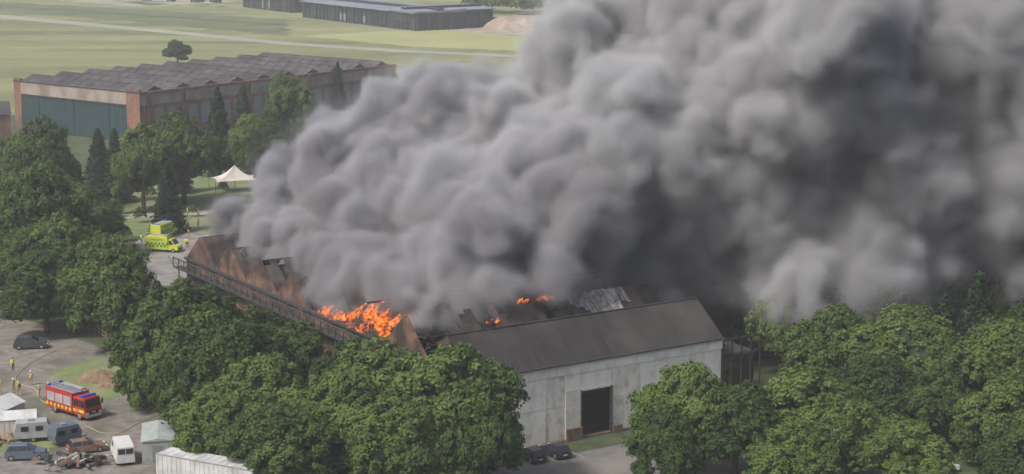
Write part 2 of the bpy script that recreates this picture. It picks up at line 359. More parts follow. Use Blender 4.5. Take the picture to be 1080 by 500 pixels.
def flames(name,spots,seed):
    r=random.Random(seed);vs=[];fs=[];ht=[]
    for (x,y,z,h,wd) in spots:
        ph=r.uniform(0,6);lean=r.uniform(.3,1.1);n=9;lv=9;o=len(vs)
        for j in range(lv):
            t=j/(lv-1);rad_=wd*(math.sin(math.pi*min(1,t*.75+.2))**.8)*(1-t)**.5+.01
            cx=x+lean*h*t*t*.8+.25*wd*math.sin(ph+t*6);cy=y+.25*wd*math.cos(ph*2+t*5)
            for i in range(n):
                a=2*math.pi*i/n;rr_=rad_*(1+.4*math.sin(3*a+ph+t*5))
                vs.append((cx+rr_*math.cos(a),cy+rr_*math.sin(a),z+h*t));ht.append(1.0-.95*t)
        for j in range(lv-1):
            for i in range(n): fs.append((o+j*n+i,o+j*n+(i+1)%n,o+(j+1)*n+(i+1)%n,o+(j+1)*n+i))
    me=bpy.data.meshes.new(name);me.from_pydata(vs,[],fs);at=me.attributes.new('heat','FLOAT','POINT');at.data.foreach_set('value',ht)
    me.polygons.foreach_set('use_smooth',[True]*len(me.polygons));me.materials.append(FM)
    ob=bpy.data.objects.new(name,me);COL.objects.link(ob);return ob
r=random.Random(21);sp=[]
for i in range(64):
    v=r.gauss(24.3,3.1);u=-.4+abs(r.gauss(0,1.8)) ;h=r.uniform(.5,2.1)*(1.25-abs(v-24.3)/10)
    if h<.3: continue
    x,y,_=loc2w(u,v);sp.append((x,y,r.uniform(9.2,11.0),h,r.uniform(.3,.8)))
for i in range(20):
    v=r.uniform(31,37);u=r.uniform(-.3,1.2);x,y,_=loc2w(u,v);sp.append((x,y,9.3,r.uniform(.4,1.4),r.uniform(.25,.55)))
flames('flames',sp,1)
sp=[]
for i in range(14):
    v=14.9+r.uniform(-.3,.2);u=r.uniform(15.5,20.5);x,y,_=loc2w(u,v);sp.append((x,y,12.8,r.uniform(.3,.8),r.uniform(.25,.45)))
for i in range(6):
    v=12.6+r.uniform(-.5,.5);u=r.uniform(9.8,11.8);x,y,_=loc2w(u,v);sp.append((x,y,11.5,r.uniform(.25,.6),r.uniform(.2,.35)))
flames('flames',sp,2)

# ------------------------------------------------------------------ far hangar
A2=math.atan2(.79,.61);fh=empty('brick_hangar',(-92.4,446.5,0),A2)
L2,W2,H2=96,50,13
b=MB();b.box(0,L2,0,.5,0,9.6,'brick');b.box(0,L2,-.06,.5,9.6,H2-.8,'brick_pale');b.box(0,L2,-.2,.6,H2-.8,H2,'brick')
for i in range(9):
    x=2+i*11.5;b.box(x,x+1.0,-.5,-.21,0,H2-.4,'brick')
    for j in range(2): b.box(x+2.4+j*4.2,x+5.2+j*4.2,-.1,-.065,3.5,8.6,'win')
b.box(0,L2,W2-.5,W2,0,H2,'brick');b.box(L2-.5,L2,.6,W2-.6,0,H2,'brick');b.obj('side_walls',parent=fh)
b=MB()
b.box(-.3,.3,0,5,0,H2+.6,'brick');b.box(-.3,.3,W2-3,W2,0,H2+.6,'brick')
for i in range(6):
    y=5+i*7;b.box((-.15 if i%2 else .0),(.1 if i%2 else .25),y+.03,y+6.97,0,9.4,'door_green')
    for j in range(5): b.box((-.2 if i%2 else -.05),(-.16 if i%2 else -.01),y+.7+j*1.4,y+.78+j*1.4,.1,9.3,'door_green')
b.box(-.3,.3,5,W2-3,9.42,H2,'brick_pale');b.box(-.4,-.31,0,W2,H2-.35,H2+.05,'gutter');b.box(-.4,-.31,5,W2-3,9.3,9.6,'gutter')
b.obj('end_doors',parent=fh)
b=MB()
nb=10;bw=(L2-1)/nb
for i in range(nb):
    x0=.6+i*bw
    for (xa,za,xb,zb) in((x0,H2-.9,x0+bw/2,H2+1.1),(x0+bw,H2-.9,x0+bw/2,H2+1.1)):
        n=24
        for j in range(n):
            ya=.7+(W2-1.4)*j/n;yb=.7+(W2-1.4)*(j+1)/n;dz=.08*(j%2)
            b.add([(xa,ya,za+dz),(xa,yb,za+dz),(xb,yb,zb+dz),(xb,ya,zb+dz)],[(0,1,2,3)],'roof_grey')
    b.box(x0+bw/2-.12,x0+bw/2+.12,.7,W2-.7,H2+1.1,H2+1.25,'roof_grey')
    b.add([(x0,.72,H2-.9),(x0+bw,.72,H2-.9),(x0+bw/2,.72,H2+1.1)],[(0,1,2)],'roof_grey')
    b.add([(x0,W2-.72,H2-.9),(x0+bw,W2-.72,H2-.9),(x0+bw/2,W2-.72,H2+1.1)],[(0,1,2)],'roof_grey')
b.obj('roof',parent=fh)
bh=empty('brick_house',(-137,455,0),rad(20))
b=MB();b.box(-9,9,-4,4,0,6.5,'brick')
for i in range(4):
    b.box(-7+i*4,-5.6+i*4,-4.05,-4.01,3.9,5.4,'win');b.box(-7+i*4,-5.6+i*4,-4.05,-4.01,1,2.5,'win')
b.obj('walls',parent=bh)
b=MB();b.add([(-9.3,-4.3,6.5),(9.3,-4.3,6.5),(9.3,4.3,6.5),(-9.3,4.3,6.5),(-9.3,0,9.5),(9.3,0,9.5)],[(0,1,5,4),(3,2,5,4),(0,3,4),(1,2,5),(0,1,2,3)],'roof_grey');b.obj('roof',parent=bh)

# ------------------------------------------------------------------ modern dark buildings
def modern(loc,rz,L,Wd,Hh,seed):
    e=empty('modern_workshop_building',loc,rz);r=random.Random(seed)
    b=MB();b.box(0,L,0,Wd,0,Hh,'clad_dark');
    for i in range(int(L/4)):
        x=1+i*4
        if i%5==2: continue
        b.box(x,x+2.8,-.12,-.02,1,Hh*.55,'win' if r.random()<.12 else 'glass');b.box(x+3.1,x+3.3,-.5,-.02,0,Hh,'clad_dark')
    for i in range(int(Wd/3)):
        y=1+i*3;b.box(L+.02,L+.2,y,y+.25,.2,Hh-.3,'gutter' if i%2 else 'win')
        b.box(-.2,-.02,y,y+1.6,1,Hh*.5,'glass')
    b.obj('walls',parent=e)
    b=MB();b.add([(-1,-1.5,Hh+.3),(L+1,-1.5,Hh+.3),(L+1,Wd+1,Hh+1.5),(-1,Wd+1,Hh+1.5),(-1,-1.5,Hh),(L+1,-1.5,Hh),(L+1,Wd+1,Hh),(-1,Wd+1,Hh)],[(0,1,2,3),(4,5,6,7),(0,1,5,4),(1,2,6,5),(2,3,7,6),(3,0,4,7)],'roof_light')
    b.box(0,L,Wd*.45,Wd*.6,Hh+.9,Hh+1.9,'clad_dark')
    b.obj('roof',parent=e)
modern((-107,925,0),rad(-57),115,26,8.0,1)
modern((-44,829,0),rad(38),44,20,8.5,2)
modern((-150,1010,0),rad(-57),62,24,9.0,3)
def heap(name,loc,sx,sy,h,k,seed,n=18):
    r=random.Random(seed);b=MB();vs=[];fs=[]
    ph=[(r.uniform(.5,3),r.uniform(.5,3),r.uniform(0,6)) for _ in range(6)]
    for j in range(n+1):
        for i in range(n+1):
            x=-1+2*i/n;y=-1+2*j/n;d=max(0,1-x*x-y*y);z=d**.8
            z*=1+.35*sum(math.sin(a*3*x+c_*3*y+p) for a,c_,p in ph)/3+r.uniform(-.12,.12)
            vs.append((x*sx,y*sy,max(-.05,z*h)-.03))
    for j in range(n):
        for i in range(n): a=j*(n+1)+i;fs.append((a,a+1,a+n+2,a+n+1))
    b.add(vs,fs,k);return b.obj(name,loc)
heap('spoil_heap',(0,846,0),14,9,5,'spoil',1);heap('spoil_heap',(26,840,0),14,8,4,'spoil',2);heap('spoil_heap',(-10,862,0),12,9,4,'spoil',3)
heap('soil_mound',(-52.5,223,0),3.4,1.6,1.1,'soil',4);heap('soil_mound',(-50.5,220.5,0),2.2,1.3,.8,'soil',5)

# ------------------------------------------------------------------ trees
def make_tree_mesh(name,seed,kind):
    r=np.random.default_rng(seed);rp=random.Random(seed)
    b=MB()
    C=[];Nn=[];S=[];Tn=[]
    if kind=='broad':
        trunk=[Vector((0,0,-.2)),Vector((rp.uniform(-.2,.2),rp.uniform(-.2,.2),3)),Vector((rp.uniform(-.5,.5),rp.uniform(-.5,.5),7)),Vector((rp.uniform(-.6,.6),rp.uniform(-.6,.6),10.5))]
        rs=[.5,.38,.27,.1]
        for i in range(3): b.cyl(trunk[i],trunk[i+1],rs[i],rs[i+1],9,'bark')
        subs=[(Vector((rp.uniform(-.8,.8),rp.uniform(-.8,.8),10.3)),3.2,.5)]
        n=rp.choice((5,6,7));a0=rp.uniform(0,6)
        for i in range(n):
            th=a0+i*2*math.pi/n+rp.uniform(-.3,.3);d=rp.uniform(2.9,4.3);subs.append((Vector((d*math.cos(th),d*math.sin(th),rp.uniform(5.6,8.8))),rp.uniform(2.2,3.2),rp.uniform(.25,.75)))
        for i in range(3):
            th=rp.uniform(0,6.3);d=rp.uniform(1.2,2.8);subs.append((Vector((d*math.cos(th),d*math.sin(th),rp.uniform(8.2,10.8))),rp.uniform(2.0,2.8),rp.uniform(.3,.75)))
        for i in range(4):
            th=rp.uniform(0,6.3);subs.append((Vector((4.6*math.cos(th),4.6*math.sin(th),rp.uniform(3.8,6.0))),rp.uniform(1.4,2.2),rp.uniform(.3,.6)))
        for sc_,sr,tb in subs:
            s0=trunk[1].lerp(trunk[3],rp.uniform(.0,.8));mid=s0.lerp(sc_,.5)+Vector((0,0,.4));b.cyl(s0,mid,.18,.11,6,'bark');b.cyl(mid,sc_,.11,.04,6,'bark')
            b.ball(tuple(sc_),sr*.72,'leaf_d',(1,1,.95),8,6)  # added dark filler ball inside the crown, depth shade put into its colour
            nl=int(5.2*sr*sr)
            for q in range(nl):
                z=1-1.7*(q+.5)/nl;th=q*2.39996+rp.uniform(-.4,.4);qq=math.sqrt(max(0,1-z*z));dirv=Vector((qq*math.cos(th),qq*math.sin(th),z*.92))
                lc=sc_+dirv*sr*rp.uniform(.70,1.08);rd=rp.uniform(.36,.98)
                if any((lc-o_).length<r2*.72 for o_,r2,_ in subs if o_ is not sc_): continue
                m=int(175*rd*rd)+16;d=r.normal(size=(m,3));d/=np.linalg.norm(d,axis=1)[:,None];d[:,2]=np.where(d[:,2]<-.5,-d[:,2],d[:,2])
                fr=r.uniform(.5,1.25,size=(m,1))
                p=np.array(lc)+d*rd*fr
                C.append(p);Nn.append(d*.9+np.array(dirv)*.5+r.normal(size=(m,3))*.5+np.array([0,0,.2]));S.append(r.uniform(.12,.22,m))
                tl=tb+rp.uniform(-.18,.18);Tn.append(np.clip(tl+r.normal(size=m)*.15,0,1))
    else:
        b.cyl((0,0,-.2),(0,0,13.5),.33,.04,8,'bark')
        for i in range(34):
            t=i/33;z=1.6+12*t;rl=(1-t)**.8*3.3+.25
            nb_=int(5+7*(1-t))
            for j in range(nb_):
                th=2*math.pi*j/nb_+i*.8+rp.uniform(-.25,.25);L=rl*rp.uniform(.75,1.12)
                if j%3==0:b.cyl((0,0,z),(L*.8*math.cos(th),L*.8*math.sin(th),z-.25*L),.04,.015,4,'bark',cap=False)
                m=int(14+26*L/3.3);tt=r.uniform(.15,1,m)**.7;sp_=(1-tt)*.5*L+.25
                off=r.normal(size=m)*.45*sp_
                p=np.stack([L*tt*math.cos(th)-off*math.sin(th),L*tt*math.sin(th)+off*math.cos(th),z-.28*L*tt+r.normal(size=m)*.12],1)
                C.append(p);Nn.append(np.stack([np.full(m,math.cos(th)*.5),np.full(m,math.sin(th)*.5),np.full(m,.8)],1)+r.normal(size=(m,3))*.35);S.append(r.uniform(.14,.26,m))
                Tn.append(np.clip(.5+rp.uniform(-.2,.2)+r.normal(size=m)*.1,0,1))
        b.cyl((0,0,1.6),(0,0,12.5),1.6,.1,8,'leaf_d')
    C=np.concatenate(C);Nn=np.concatenate(Nn);S=np.concatenate(S);Tn=np.concatenate(Tn)
    Nn/=np.linalg.norm(Nn,axis=1)[:,None]
    a=np.cross(Nn,r.normal(size=Nn.shape));a/=np.linalg.norm(a,axis=1)[:,None];bb=np.cross(Nn,a)
    S_=S[:,None];q0=C+a*S_*1.25;q1=C+bb*S_*.8;q2=C-a*S_*1.25;q3=C-bb*S_*.8
    V=np.stack([q0,q1,q2,q3],1).reshape(-1,3)
    o=len(b.v);nL=len(C)
    me=bpy.data.meshes.new(name)
    allv=np.concatenate([np.array([tuple(x) for x in b.v],dtype=float).reshape(-1,3),V])
    loops=[i for f in b.f for i in f]+list(range(o,o+4*nL))
    ls=np.cumsum([0]+[len(f) for f in b.f])[:-1].tolist();base=sum(len(f) for f in b.f)
    ls+= [base+4*i for i in range(nL)]
    me.vertices.add(len(allv));me.vertices.foreach_set('co',allv.astype(np.float32).ravel())
    me.loops.add(len(loops));me.loops.foreach_set('vertex_index',loops)
    me.polygons.add(len(ls));me.polygons.foreach_set('loop_start',ls)
    lk='leaf' if kind=='broad' else 'leaf_d'
    if lk not in b.mats:b.mats.append(lk)
    for k in b.mats: me.materials.append(M[k])
    me.polygons.foreach_set('material_index',b.m+[b.mats.index(lk)]*nL)
    me.update(calc_edges=True);me.validate()
    at=me.attributes.new('tint','FLOAT','POINT');tv=np.full(len(allv),.1,np.float32);tv[o:]=np.repeat(Tn,4);at.data.foreach_set('value',tv)  # low tint on the filler cores paints the dark depth between leaves
    return me
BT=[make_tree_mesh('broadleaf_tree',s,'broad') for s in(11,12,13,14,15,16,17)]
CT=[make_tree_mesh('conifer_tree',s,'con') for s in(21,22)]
rt=random.Random(99)
def tree(x,y,h,wd,kind='b'):
    me=rt.choice(BT if kind=='b' else CT)
    o=bpy.data.objects.new('broadleaf_tree' if kind=='b' else 'conifer_tree',me);COL.objects.link(o)
    o.location=(x,y,0);sz=h/(13.7 if kind=='b' else 13.8);sx=wd/(13.4 if kind=='b' else 6.6)
    o.scale=(sx*rt.uniform(.92,1.1),sx*rt.uniform(.92,1.1),sz);o.rotation_euler[2]=rt.uniform(0,6.28)
BR=[(-91,347,19,14.5),(-94,336,12.7,11),(-72,347,17.7,13.5),(-66,358,18.6,16.5),(-55,441,18.7,14),(-58.5,395,14,12.6),(-51.7,388,13.5,12),(-86,478,11,10),(-99,470,8.5,8.5),(-36,547,8,6),(-123,663,9,12),
(-75,281,19.5,16.5),(-73.5,304,12.4,14.7),(-72.6,261,12.5,13),(-66.3,261,15.2,14.5),(-53.7,238.5,15.6,14.5),(-66,249,12.6,13.5),(-80,281,12,11.5),(-55.8,395,7,10.5),(-84,320,14,13),(-60,250,13,12),(-79,268,11,12),
(-38.4,206.7,16.6,15.5),(-43.1,210.7,12.4,10.5),(-31.6,195.4,14.7,15),(-27.9,188.5,12.2,14),(-25.5,205.5,12,11.5),(-18.5,198.5,11.6,9.5),(-14.7,191.9,13.2,14),(-6.3,180,15.9,14),(-19.3,185.2,11.5,12),(-31.5,185.2,10,10.5),(-11.5,178,11.6,13),(-3,176,11,8),(-23.6,179,9.7,12),(-39.2,201,11.8,10),(-31,211,12.5,11),(-36,196,11,10),
(17.8,184.5,12.6,11),(23.5,181.5,11.3,11),(30.5,185,12,13.8),(35,180,10.2,10),(15.8,178.5,9.5,8.5),(36.5,223.8,16.8,13),(39,210.7,12.4,13.5),(46.3,206.7,13.4,16),(59.5,233,13,12),(56.5,202.8,13,14),(40.7,195.4,10.5,12.5),(47.3,193.5,9.8,10),(53.5,187,10.5,12),(67.2,238.5,13.5,14),(54.3,238.5,14,13),(32.9,234,11,9),(63.4,255,14,14),(74.8,261,15,14),(48.6,249,14,13),(40.4,178,8.5,11),(53,174,10,12),(28,174,9,10),
(66,215,13,13),(74,228,13,14),(82,245,13,14),(62,190,11,12),(48,222,13.5,11),(86,275,13,16),(70,282,12,15),(54,275,12,15),(92,255,12,15),(40,262,12,14),(100,290,12,16),(38,290,12,15),(80,205,12,14),(-100,360,14,14),(-104,342,12,13),(-112,375,13,14),(-92,300,12,13),(-96,285,12,13),(-88,255,11,12)]
for t in BR: tree(*t)
CN=[(-87,375.7,13,8),(-63.3,326.6,13,6.8),(-64.8,395,19.6,9),(-63.7,425,17,8),(-48.3,499,15.8,6),(-70,372,16,7),(-80,360,15,7),(58,219,15,8),(52,211,14,7)]
for t in CN: tree(*t,kind='c')

def woodland(name,zones,seed,n):
    r=np.random.default_rng(seed);C=[];S=[];Tn=[];Nn=[]
    for (x0,y0,x1,y1,wd,hh,cnt) in zones:
        for i in range(cnt):
            t=r.random();cx=x0+(x1-x0)*t+r.uniform(-wd,wd);cy=y0+(y1-y0)*t+r.uniform(-wd,wd);h=hh*r.uniform(.7,1.15);R=h*.42;tt=r.uniform(.2,.75)
            m=n;d=r.normal(size=(m,3));d/=np.linalg.norm(d,axis=1)[:,None];d[:,2]=np.abs(d[:,2])*1.2-.25
            p=np.array([cx,cy,h*.5])+d*np.array([R,R,h*.5])*r.uniform(.75,1.05,(m,1))*(1+.18*np.sin(d[:,0:1]*9+cx)*np.sin(d[:,2:3]*8+cy))
            C.append(p);Nn.append(d+r.normal(size=(m,3))*.5);S.append(r.uniform(.6,1.1,m)*h/12);Tn.append(np.clip(tt+r.normal(size=m)*.1,0,1))
    C=np.concatenate(C);Nn=np.concatenate(Nn);S=np.concatenate(S)[:,None];Tn=np.concatenate(Tn)
    Nn/=np.linalg.norm(Nn,axis=1)[:,None];a=np.cross(Nn,r.normal(size=Nn.shape));a/=np.linalg.norm(a,axis=1)[:,None];bb=np.cross(Nn,a)
    V=np.stack([C+a*S,C+bb*S*.8,C-a*S,C-bb*S*.8],1).reshape(-1,3)
    me=bpy.data.meshes.new(name);nL=len(C)
    me.vertices.add(4*nL);me.vertices.foreach_set('co',V.astype(np.float32).ravel());me.loops.add(4*nL);me.loops.foreach_set('vertex_index',np.arange(4*nL))
    me.polygons.add(nL);me.polygons.foreach_set('loop_start',np.arange(nL)*4)
    me.materials.append(M['leaf']);me.update(calc_edges=True)
    at=me.attributes.new('tint','FLOAT','POINT');at.data.foreach_set('value',np.repeat(Tn,4).astype(np.float32))
    o=bpy.data.objects.new(name,me);COL.objects.link(o)
woodland('distant_woodland',[(-20,965,60,930,14,11,45),(-40,1150,250,1050,60,14,120),(-230,1060,-165,1010,10,8,22),(-330,1140,-240,1070,14,7,22),(60,900,300,700,50,13,120),(-130,1200,-20,1180,30,12,40),(-700,1500,300,1500,60,14,130)],4,260)
woodland('hedgerow',[(-118,548,-60,580,3,4.5,30),(-60,580,-20,600,3,4,16),(-175,520,-140,500,4,6,10)],5,200)
woodland('undergrowth_shrubs',[(-40,215,-8,185,8,3,40),(25,190,60,200,12,3,50),(40,215,90,240,15,4,60),(-90,300,-60,370,12,3,30)],6,220)

# ------------------------------------------------------------------ vehicles
def wheels(b,xs_,hw,r_,k=.28):
    for x in xs_:
        for s in(-1,1):
            b.cyl((x,s*(hw-k),r_),(x,s*(hw+.01),r_),r_,r_,18,'tyre');b.cyl((x,s*(hw+.01),r_),(x,s*(hw+.03),r_),r_*.58,r_*.55,12,'hub')
def car(name,loc,rz,paint,kind='hatch'):
    b=MB();L=4.3 if kind=='hatch' else 4.6;hw=.9;h=1.48 if kind=='hatch' else 1.72;bz=.95 if kind=='hatch' else 1.1
    x0,x1=-L/2,L/2
    b.prism([(x0,.35),(x0+.05,.75),(x0+.12,bz),(x1-1.15,bz),(x1-.25,bz-.18),(x1-.02,.62),(x1,.32),(x1-.2,.25),(x0+.2,.25)],-hw,hw,paint,tap=.08)
    b.prism([(x0+.18,bz-.02),(x0+.55,h-.06),(x1-2.1,h-.06),(x1-1.2,bz-.02)],-hw+.1,hw-.1,'glass',tap=.16)
    b.prism([(x0+.52,h-.07),(x0+.62,h),(x1-2.2,h),(x1-2.08,h-.07)],-hw+.25,hw-.25,paint,tap=.04)
    for x in(x0+.5,x0+1.5,x1-2.25):
        for s in(-1,1): b.box(x,x+.09,s*(hw-.19)-.05,s*(hw-.19)+.05,bz-.02,h-.08,paint)
    wheels(b,(x0+.78,x1-.82),hw,.33,.2)
    for s in(-1,1):
        b.box(x1-.16,x1+.005,s*.62-.17,s*.62+.17,.62,.74,'lamp_w');b.box(x0-.005,x0+.1,s*.66-.13,s*.66+.13,.7,.9,'lamp_r');b.box(x1-1.55,x1-1.38,s*(hw+.06)-.07,s*(hw+.06)+.07,bz,bz+.13,paint)
    b.box(x1-.1,x1+.02,-.5,.5,.36,.5,'tyre');b.box(x0-.02,x0+.05,-.26,.26,.5,.61,'white_p')
    return b.obj(name,loc,rz,bevel=.035)
car('parked_car',(2.0,190.3,.01),ANG+rad(90),'black_p');car('parked_car',(4.75,191.9,.01),ANG+rad(90),'black_p')
car('parked_suv',(-53.5,190.6,.01),rad(6),'grey_p','suv')
car('parked_car',(45.9,186,.01),rad(20),'white_p')
car('parked_van',(-66,240,.01),rad(10),'gutter','suv')
car('parked_car',(-47.5,193.2,.01),rad(25),'rust')
def text(txt,loc,rot,size,mk,parent):
    c_=bpy.data.curves.new(txt.lower()+'_lettering','FONT');c_.body=txt;c_.size=size;c_.extrude=.01;c_.align_x='CENTER';c_.align_y='CENTER';c_.materials.append(M[mk])
    o=bpy.data.objects.new(txt.lower()+'_lettering',c_);COL.objects.link(o);o.location=loc;o.rotation_euler=rot;o.parent=parent;return o
def fire_engine(loc,rz):
    e=empty('fire_engine',loc,rz)
    b=MB()
    b.prism([(1.5,.55),(1.5,2.75),(3.55,2.75),(3.85,1.75),(3.9,.55)],-1.22,1.22,'red',tap=.08);b.obj('cab',parent=e,bevel=.06)
    b=MB();b.box(-3.9,1.42,-1.22,1.22,.6,2.95,'red');b.box(-3.9,1.42,-1.1,1.1,2.95,3.05,'silver')
    for s in(-1,1):
        for i in range(3):
            x=-3.65+i*1.65;y=s*1.24;b.box(x,x+1.45,min(y,y-s*.03),max(y,y-s*.03),1.45,2.55,'grey_c')
        for i in range(7):
            x=-3.85+i*.76;y=s*1.245
            b.box(x,x+.38 ,min(y,y-s*.03),max(y,y-s*.03),.85,1.22,'yellow')
        b.box(-3.9,1.42,s*1.2-.04,s*1.2+.04,2.96,3.12,'red')
    for i in range(4): b.box(-3.95,-3.905,-1.1+i*.56,-.82+i*.56,.8,2.8,'yellow')
    b.obj('body',parent=e,bevel=.03)
    b=MB();b.box(3.74,3.93,-1.1,1.1,.45,.75,'white_p');b.box(3.80,3.91,-.7,.7,.85,1.25,'tyre')
    b.add([(3.87,-1.05,1.72),(3.87,1.05,1.72),(3.64,.98,2.55),(3.64,-.98,2.55)],[(0,1,2,3)],'glass')
    for s in(-1,1):
        y=s*1.235;b.add([(2.75,y,1.7),(3.7,y,1.7),(3.48,s*1.19,2.5),(2.75,s*1.19,2.5)],[(0,1,2,3)],'glass');b.add([(1.65,y,1.7),(2.6,y,1.7),(2.6,s*1.19,2.5),(1.65,s*1.19,2.5)],[(0,1,2,3)],'glass')
        b.box(1.6,3.7,min(y,y+s*.02),max(y,y+s*.02),1.0,1.35,'yellow');b.box(3.86,3.94,s*.9-.2,s*.9+.2,.82,1.05,'lamp_w');b.box(3.6,3.75,s*1.42-.08,s*1.42+.08,1.8,2.4,'tyre')
    b.box(2.6,3.1,-1.0,1.0,2.78,2.95,'blue_l');b.box(-3.85,-3.6,-1.0,-.6,3.1,3.3,'blue_l');b.box(-3.85,-3.6,.6,1.0,3.1,3.3,'blue_l');b.obj('windows_and_lights',parent=e)
    b=MB();wheels(b,(2.7,-2.2),1.2,.5,.32);b.box(-3.7,3.5,-.9,.9,.4,.62,'tyre');b.obj('chassis',parent=e)
    b=MB()
    for y in(-.45,.05): b.box(-4.1,2.2,y,y+.07,3.2,3.32,'silver')
    for i in range(20): b.box(-4+i*.31,-3.95+i*.31,-.4,.06,3.22,3.28,'silver')
    b.box(-3,1,.4,1.0,3.06,3.25,'grey_c');b.obj('roof_ladder',parent=e)
    text('FIRE',(2.4,-1.265,1.18),(rad(90),0,0),.42,'red',e);text('FIRE',(3.95,0,1.05),(rad(90),0,rad(90)),.34,'white_p',e)
    return e
fire_engine((-52.4,208,.01),rad(-41))
def ambulance(loc,rz):
    e=empty('ambulance',loc,rz)
    b=MB();b.prism([(1.3,.4),(1.3,2.3),(1.9,2.3),(2.55,1.35),(3.1,1.15),(3.15,.4)],-1.0,1.0,'yellow',tap=.1);b.box(-3.1,1.28,-1.08,1.08,.45,2.75,'yellow',.05,.05);b.obj('body',parent=e,bevel=.05)
    b=MB()
    for s in(-1,1):
        for r_ in range(2):
            for i in range(6):
                x=-3.0+i*.72+(.36 if r_ else 0);y=s*1.075;b.box(x,x+.36,min(y,y+s*.03),max(y,y+s*.03),.9+r_*.4,1.3+r_*.4,'green_p')
        b.add([(1.4,s*.985,1.4),(2.35,s*.985,1.4),(1.85,s*.93,2.1),(1.4,s*.93,2.1)],[(0,1,2,3)],'glass')
    b.add([(2.52,-.85,1.43),(2.52,.85,1.43),(1.96,.8,2.25),(1.96,-.8,2.25)],[(0,1,2,3)],'glass')
    b.box(-2.2,.4,-.6,.6,2.76,2.86,'grey_c')
    b.box(1.0,1.25,-.9,.9,2.76,2.9,'blue_l');b.box(-3.0,-2.8,-.9,.9,2.76,2.9,'blue_l');b.box(3.1,3.18,-.8,.8,.5,.7,'tyre');b.obj('livery',parent=e)
    b=MB();wheels(b,(2.2,-1.9),1.0,.36,.25);b.obj('wheels',parent=e)
    text('AMBULANCE',(-.9,-1.12,2.2),(rad(90),0,0),.42,'green_p',e);return e
ambulance((-60.8,308.6,.03),rad(-15))
ambulance((-63.2,322,.03),rad(70))
def van(loc,rz):
    b=MB();b.prism([(-2.4,.35),(-2.4,2.1),(-2.2,2.4),(1.2,2.4),(2.0,1.35),(2.5,1.1),(2.55,.35)],-1,1,'white_p',tap=.12)
    b.add([(1.32,-.82,2.22),(1.32,.82,2.22),(1.97,.86,1.42),(1.97,-.86,1.42)],[(0,1,2,3)],'glass')
    for s in(-1,1):b.add([(.5,s*.955,1.4),(1.6,s*.955,1.4),(1.15,s*.91,2.05),(.5,s*.91,2.05)],[(0,1,2,3)],'glass')
    b.box(-2.43,-2.405,-.8,-.05,1.35,1.95,'glass');b.box(-2.43,-2.405,.05,.8,1.35,1.95,'glass')
    wheels(b,(1.6,-1.5),.98,.34,.24);return b.obj('white_van',loc,rz,bevel=.05)
van((-42.8,190.2,.01),rad(110))
def caravan(name,loc,rz,k='white_p',L=4.6):
    b=MB();b.prism([(-L/2,.5),(-L/2-.1,1.2),(-L/2+.2,2.3),(L/2-.4,2.3),(L/2,1.5),(L/2-.1,.5)],-1.05,1.05,k,tap=.08)
    for s in(-1,1):
        y=s*1.05
        for x in(-1.3,.3): b.box(x,x+.8,min(y-.03*s,y+.01*s),max(y-.03*s,y+.01*s),1.35,1.9,'glass')
    b.box(-.5,.2,-.35,.35,2.3,2.42,'win');wheels(b,(0,),1.0,.3,.2);b.box(L/2-.1,L/2+1.1,-.05,.05,.45,.55,'tyre')
    return b.obj(name,loc,rz,bevel=.06)
caravan('caravan',(-54.6,197.6,.01),rad(15),'grey_c',4.0);caravan('caravan',(-50.6,196.2,.01),rad(40),'grey_p',3.2)
def shed(name,loc,rz,L,Wd,h,kw,kr,gable=.5):
    e=empty(name,loc,rz);b=MB();b.box(-L/2,L/2,-Wd/2,Wd/2,0,h,kw)
    for i in range(int(L/.6)): 
        for s in(-1,1): b.box(-L/2+.2+i*.6,-L/2+.32+i*.6,s*(Wd/2+.02)-.02,s*(Wd/2+.02)+.02,.1,h-.1,kw)
    b.box(-L/2-.03,-L/2-.005,-.6,.6,.1,2.0,'win');b.obj('walls',parent=e)
    b=MB();a=L/2+.12;c_=Wd/2+.12;b.add([(-a,-c_,h),(a,-c_,h),(a,c_,h),(-a,c_,h),(-a,0,h+gable),(a,0,h+gable)],[(0,1,5,4),(3,2,5,4),(0,3,4),(1,2,5),(0,1,2,3)],kr);b.obj('roof',parent=e);return e
shed('storage_shed',(-39.3,192.5,0),rad(100),7,3.4,2.5,'grey_c','greyroof',.35)
shed('storage_tent',(-60.5,204.5,0),rad(70),5,4,2.1,'canvas','white_roof',.9);shed('storage_tent',(-57.4,200.8,0),rad(15),4.5,3.2,1.9,'canvas','white_roof',.7);shed('storage_tent',(-61,199.8,0),rad(25),4,3,1.8,'white_p','greyroof',.5)
def trailer(loc,rz):
    e=empty('semi_trailer',loc,rz);b=MB();b.box(-6.5,6.5,-1.25,1.25,1.2,3.9,'white_roof');
    for s in(-1,1):
        b.box(-6.5,6.5,s*1.25-.02,s*1.25+.03,3.82,3.95,'silver');b.box(-6.5,6.5,s*1.25-.02,s*1.25+.03,1.15,1.3,'silver')
        for i in range(22): b.box(-6.3+i*.6,-6.22+i*.6,s*1.27-.015,s*1.27+.015,1.32,3.8,'white_roof')
    for i in range(14): b.box(-6.4+i*.96,-6.34+i*.96,-1.2,1.2,3.9,3.92,'grey_c')
    b.obj('box_body',parent=e,bevel=.03);b=MB();wheels(b,(-5,-3.8,-2.6),1.2,.5,.35);b.box(-6,6,-.5,.5,.8,1.18,'tyre');b.box(3.5,3.7,-.9,.9,0,.9,'tyre');b.obj('chassis',parent=e)
trailer((-30.8,178.2,.01),rad(-28))
b=MB();r=random.Random(8)
